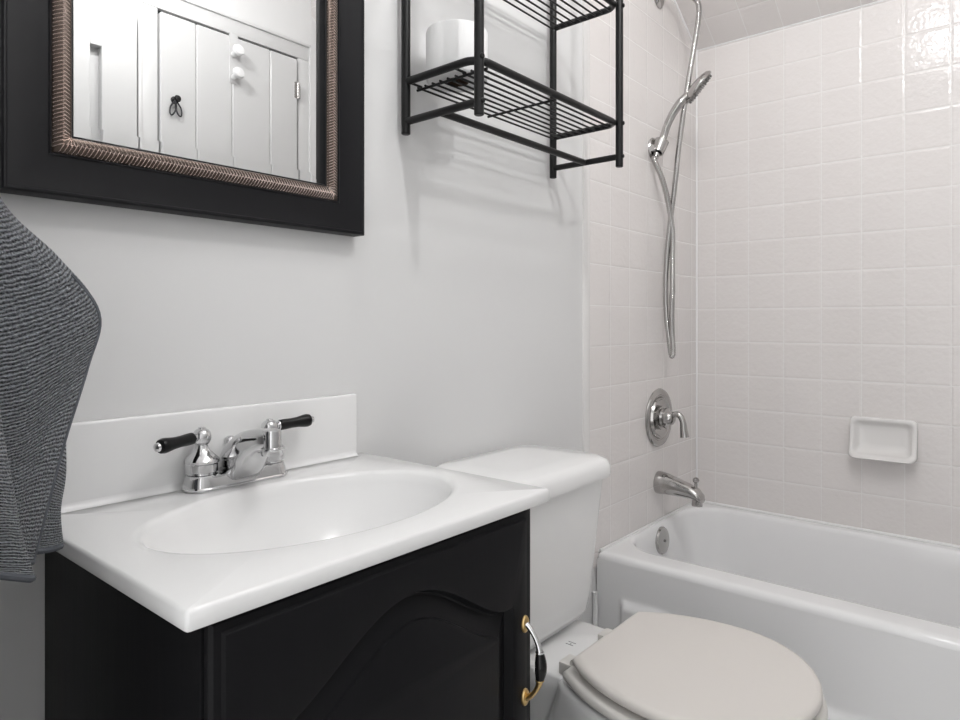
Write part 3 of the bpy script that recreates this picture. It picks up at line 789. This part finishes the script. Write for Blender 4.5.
# ------------------------------------------------------------------ towel
def towel():
    un = at
    rows = 11
    K = [
        # (list of (px, py)), depth from the camera at top and bottom
        ([(-60, 110), (-64, 160), (-66, 220), (-68, 300), (-70, 380), (-70, 450), (-70, 500), (-70, 545)], 0.830, 0.800),
        ([(-34, 130), (-15, 200), (5, 250), (20, 320), (28, 400), (32, 450), (30, 500), (25, 546)], 0.822, 0.800),
        ([(-28, 132), (-5, 205), (28, 260), (50, 330), (60, 400), (63, 470), (57, 510), (59, 545)], 0.810, 0.752),
        ([(-30, 134), (-10, 205), (15, 260), (30, 330), (42, 400), (45, 460), (46, 510), (50, 549)], 0.800, 0.745),
        ([(-32, 136), (-20, 205), (2, 260), (18, 330), (22, 400), (26, 460), (28, 510), (30, 552)], 0.795, 0.742),
        ([(-30, 138), (-8, 205), (40, 252), (70, 305), (62, 370), (48, 440), (36, 505), (29, 557)], 0.785, 0.735),
        ([(-28, 140), (2, 206), (58, 262), (97, 313), (86, 366), (63, 440), (46, 505), (31, 562)], 0.776, 0.728),
        ([(-30, 142), (-4, 208), (40, 275), (72, 330), (62, 385), (44, 445), (30, 508), (22, 562)], 0.766, 0.720),
        ([(-36, 144), (-24, 212), (0, 285), (22, 350), (24, 410), (18, 460), (14, 512), (10, 560)], 0.762, 0.715),
        ([(-42, 146), (-42, 216), (-34, 290), (-26, 360), (-20, 420), (-10, 470), (-2, 515), (0, 562)], 0.758, 0.710),
        ([(-38, 146), (-34, 216), (-22, 290), (-10, 360), (-1, 430), (10, 490), (18, 535), (31, 577)], .742, .672),
        ([(-44, 146), (-46, 216), (-40, 290), (-30, 360), (-20, 430), (-8, 490), (4, 535), (16, 577)], .734, .664),
        ([(-58, 146), (-58, 216), (-54, 290), (-48, 360), (-42, 430), (-36, 490), (-30, 535), (-26, 572)], .732, .672),
    ]
    nv = 56
    colpts = []
    for path, ya, yb in K:
        n = len(path)
        P = [Vector((a, b_, 0)) for a, b_ in path]
        sp, _ = spline(P, [1]*n, 8)
        w3 = []
        for i, q in enumerate(sp):
            u = i/(len(sp)-1)
            w3.append(un(q.x, q.y, ya+(yb-ya)*u))
        colpts.append(w3)
    nr = len(colpts[0])
    grid = []
    for i in range(nr):
        row, _ = spline([c[i] for c in colpts], [1]*len(colpts), 6)
        grid.append(row)
    b_ = B()
    rnd = random.Random(3)
    V = [[b_.v(p) for p in row] for row in grid]
    uvl = b_.bm.loops.layers.uv.new('weave')
    m, k = len(grid), len(grid[0])
    ul = [0]
    mid = grid[m*2//3]
    for j in range(1, k): ul.append(ul[-1]+(mid[j]-mid[j-1]).length)
    for i in range(m-1):
        for j in range(k-1):
            f = b_.f([V[i][j], V[i][j+1], V[i+1][j+1], V[i+1][j]])
            for lp, (a, c) in zip(f.loops, ((i, j), (i, j+1), (i+1, j+1), (i+1, j))):
                lp[uvl].uv = (ul[c], 1-a/(m-1)*.42)
    tm = mat('slate_terry', (.10, .11, .125), .95, spec=.1)
    n, l, bs_ = nodes(tm)
    bs_.inputs['Sheen Weight'].default_value = .35; bs_.inputs['Sheen Roughness'].default_value = .5
    uv = n.new('ShaderNodeUVMap'); uv.uv_map = 'weave'
    wv = n.new('ShaderNodeTexWave'); wv.bands_direction = 'Y'; wv.inputs['Scale'].default_value = 80; wv.inputs['Distortion'].default_value = 3.2
    wv.inputs['Detail'].default_value = 2; wv.inputs['Detail Scale'].default_value = 2.0
    l.new(uv.outputs[0], wv.inputs['Vector'])
    nz = n.new('ShaderNodeTexNoise'); nz.inputs['Scale'].default_value = 430; nz.inputs['Detail'].default_value = 2
    l.new(uv.outputs[0], nz.inputs['Vector'])
    ad = n.new('ShaderNodeMath'); ad.operation = 'MULTIPLY_ADD'; l.new(nz.outputs['Fac'], ad.inputs[0]); ad.inputs[1].default_value = 1.4
    l.new(wv.outputs['Fac'], ad.inputs[2])
    bp = n.new('ShaderNodeBump'); bp.inputs['Strength'].default_value = 1.0; bp.inputs['Distance'].default_value = .0035
    l.new(ad.outputs[0], bp.inputs['Height']); l.new(bp.outputs['Normal'], bs_.inputs['Normal'])
    rp = n.new('ShaderNodeValToRGB'); e = rp.color_ramp.elements
    e[0].position = .25; e[0].color = (.028, .031, .037, 1); e[1].position = .80; e[1].color = (.36, .385, .42, 1)  # rib tops lighter, furrows darker: highlights and shade put into the colour
    mr = n.new('ShaderNodeMapRange'); mr.inputs['From Max'].default_value = 2.5; l.new(ad.outputs[0], mr.inputs['Value'])
    l.new(mr.outputs[0], rp.inputs['Fac']); l.new(rp.outputs['Color'], bs_.inputs['Base Color'])
    root = thing('towel', un(-40, 120, .80), 'slate grey ribbed towel hanging beside the left end of the sink', 'towel')
    o = b_.make('cloth', tm, root, sharp=180)
    sd = o.modifiers.new('thickness', 'SOLIDIFY'); sd.thickness = .006; sd.offset = 0
    # plain woven hems along the free edges
    hm = mat('slate_hem', (.10, .107, .12), .9, spec=.1)
    h1 = B().tube([p + Vector((0, -.002, 0)) for p in [r[36] for r in grid][18:]], .0026, 8)
    h1.make('hem', hm, root, label='smooth stitched hem along the edge')
    h2 = B().tube([p + Vector((0, -.001, 0)) for p in grid[-1]], .0034, 8)
    h2.make('hem', hm, root, label='smooth stitched hem at the bottom')
    top = un(-45, 118, .80)
    tr = thing('towel_hook', (.108, top.y, top.z), 'wall hook that carries the grey towel, left of the mirror', 'hook')
    B().lathe([(.001, 0), (.020, 0), (.020, .005), (.009, .009), (.0065, .02), (.0065, .060), (.010, .063), (.012, .070), (.008, .076), (.001, .078)], (.108, top.y, top.z+.003), (1, 0, .12), 24).make('peg', M['chrome'], tr)
towel()

# ------------------------------------------------------------------ small things on the plank door, seen in the mirror
def door_bits():
    yd = DY+.030
    hx, hz = 1.0245, 1.732
    t = thing('door_knob', (hx, yd, hz), 'small black knob on the white plank door, with hair ties on it', 'knob')
    B().lathe([(.001, 0), (.012, 0), (.012, .002), (.005, .004), (.005, .016), (.009, .020), (.0115, .025), (.009, .030), (.001, .032)], (hx, yd, hz), (0, -1*-1, 0), 20).make('knob_body', M['metalblack'], t)
    for i, (dx, tilt, lab) in enumerate(((-.012, -.28, 'dark hair tie hanging from the knob, left of the pair in the mirror'), (.012, .30, 'dark hair tie hanging from the knob, right of the pair in the mirror'))):
        pts = []
        for k in range(33):
            a = 2*PI*k/32
            x = .009*math.sin(a)*(1-.6*max(0, math.cos(a))); z = .026*math.cos(a)
            c, s = math.cos(tilt), math.sin(tilt)
            zz = z-.026
            pts.append((hx+x*c-zz*s*1.0, yd+.009+.003*i, hz-.003+(x*s+zz*c)))
        o = B().tube(pts, .0026, 8)
        tag(o.make('hair_tie', M['pink'], None, origin=(hx, yd, hz-.02)), lab, 'hair tie', 'hair ties on the door knob')
    ox = 1.234
    h = thing('over_door_hook', (ox, yd, 1.75), 'white double hook hung over the top of the plank door', 'hook')
    s = B().box(ox-.016, ox+.016, yd+.0005, yd+.0025, 1.845, 2.0205, .0006, 1)
    s.box(ox-.016, ox+.016, yd-.026, yd+.0025, 2.0185, 2.0205, .0006, 1)
    s.make('strap', M['doorw'], h)
    for z in (1.945, 1.865):
        B().lathe([(.010, 0), (.010, .022), (.017, .026), (.021, .034), (.018, .042), (.001, .045)], (ox, yd+.002, z), (0, 1, .25), 20).make('hook_peg', M['whiteplastic'], h)
door_bits()

# ------------------------------------------------------------------ ceiling lamp (above the frame, seen only in reflections)
def lamp():
    c = Vector((.835, -.80, ZC))
    t = thing('ceiling_light', c, 'two-bulb ceiling lamp reflected in the glossy tiles', 'lamp')
    dv = unit(Vector(BULBS[0][0])-Vector(BULBS[1][0]))
    ang = math.atan2(dv.y, dv.x)
    mx = Matrix.Translation(c) @ Matrix.Rotation(ang, 4, 'Z')
    B().box(-.33, .33, -.03, .03, -.03, 0, .006, 2, mx).make('bar', M['chrome'], t)
    for p, e in BULBS:
        p = Vector(p)
        B().lathe([(.012, .075), (.012, .139), (.03, .139)], p, (0, 0, 1), 20).make('stem', M['chrome'], t)
        r = .022
        g = B().lathe([(.012, .07), (.012, .045)] + [(r*math.sin(PI*k/16)+1e-4, r*math.cos(PI*k/16)) for k in range(4, 17)], p, (0, 0, 1), 24, True, False)
        gm = M['globe'].copy(); gm.node_tree.nodes['Principled BSDF'].inputs['Emission Strength'].default_value = e
        g.make('bulb', gm, t)
lamp()
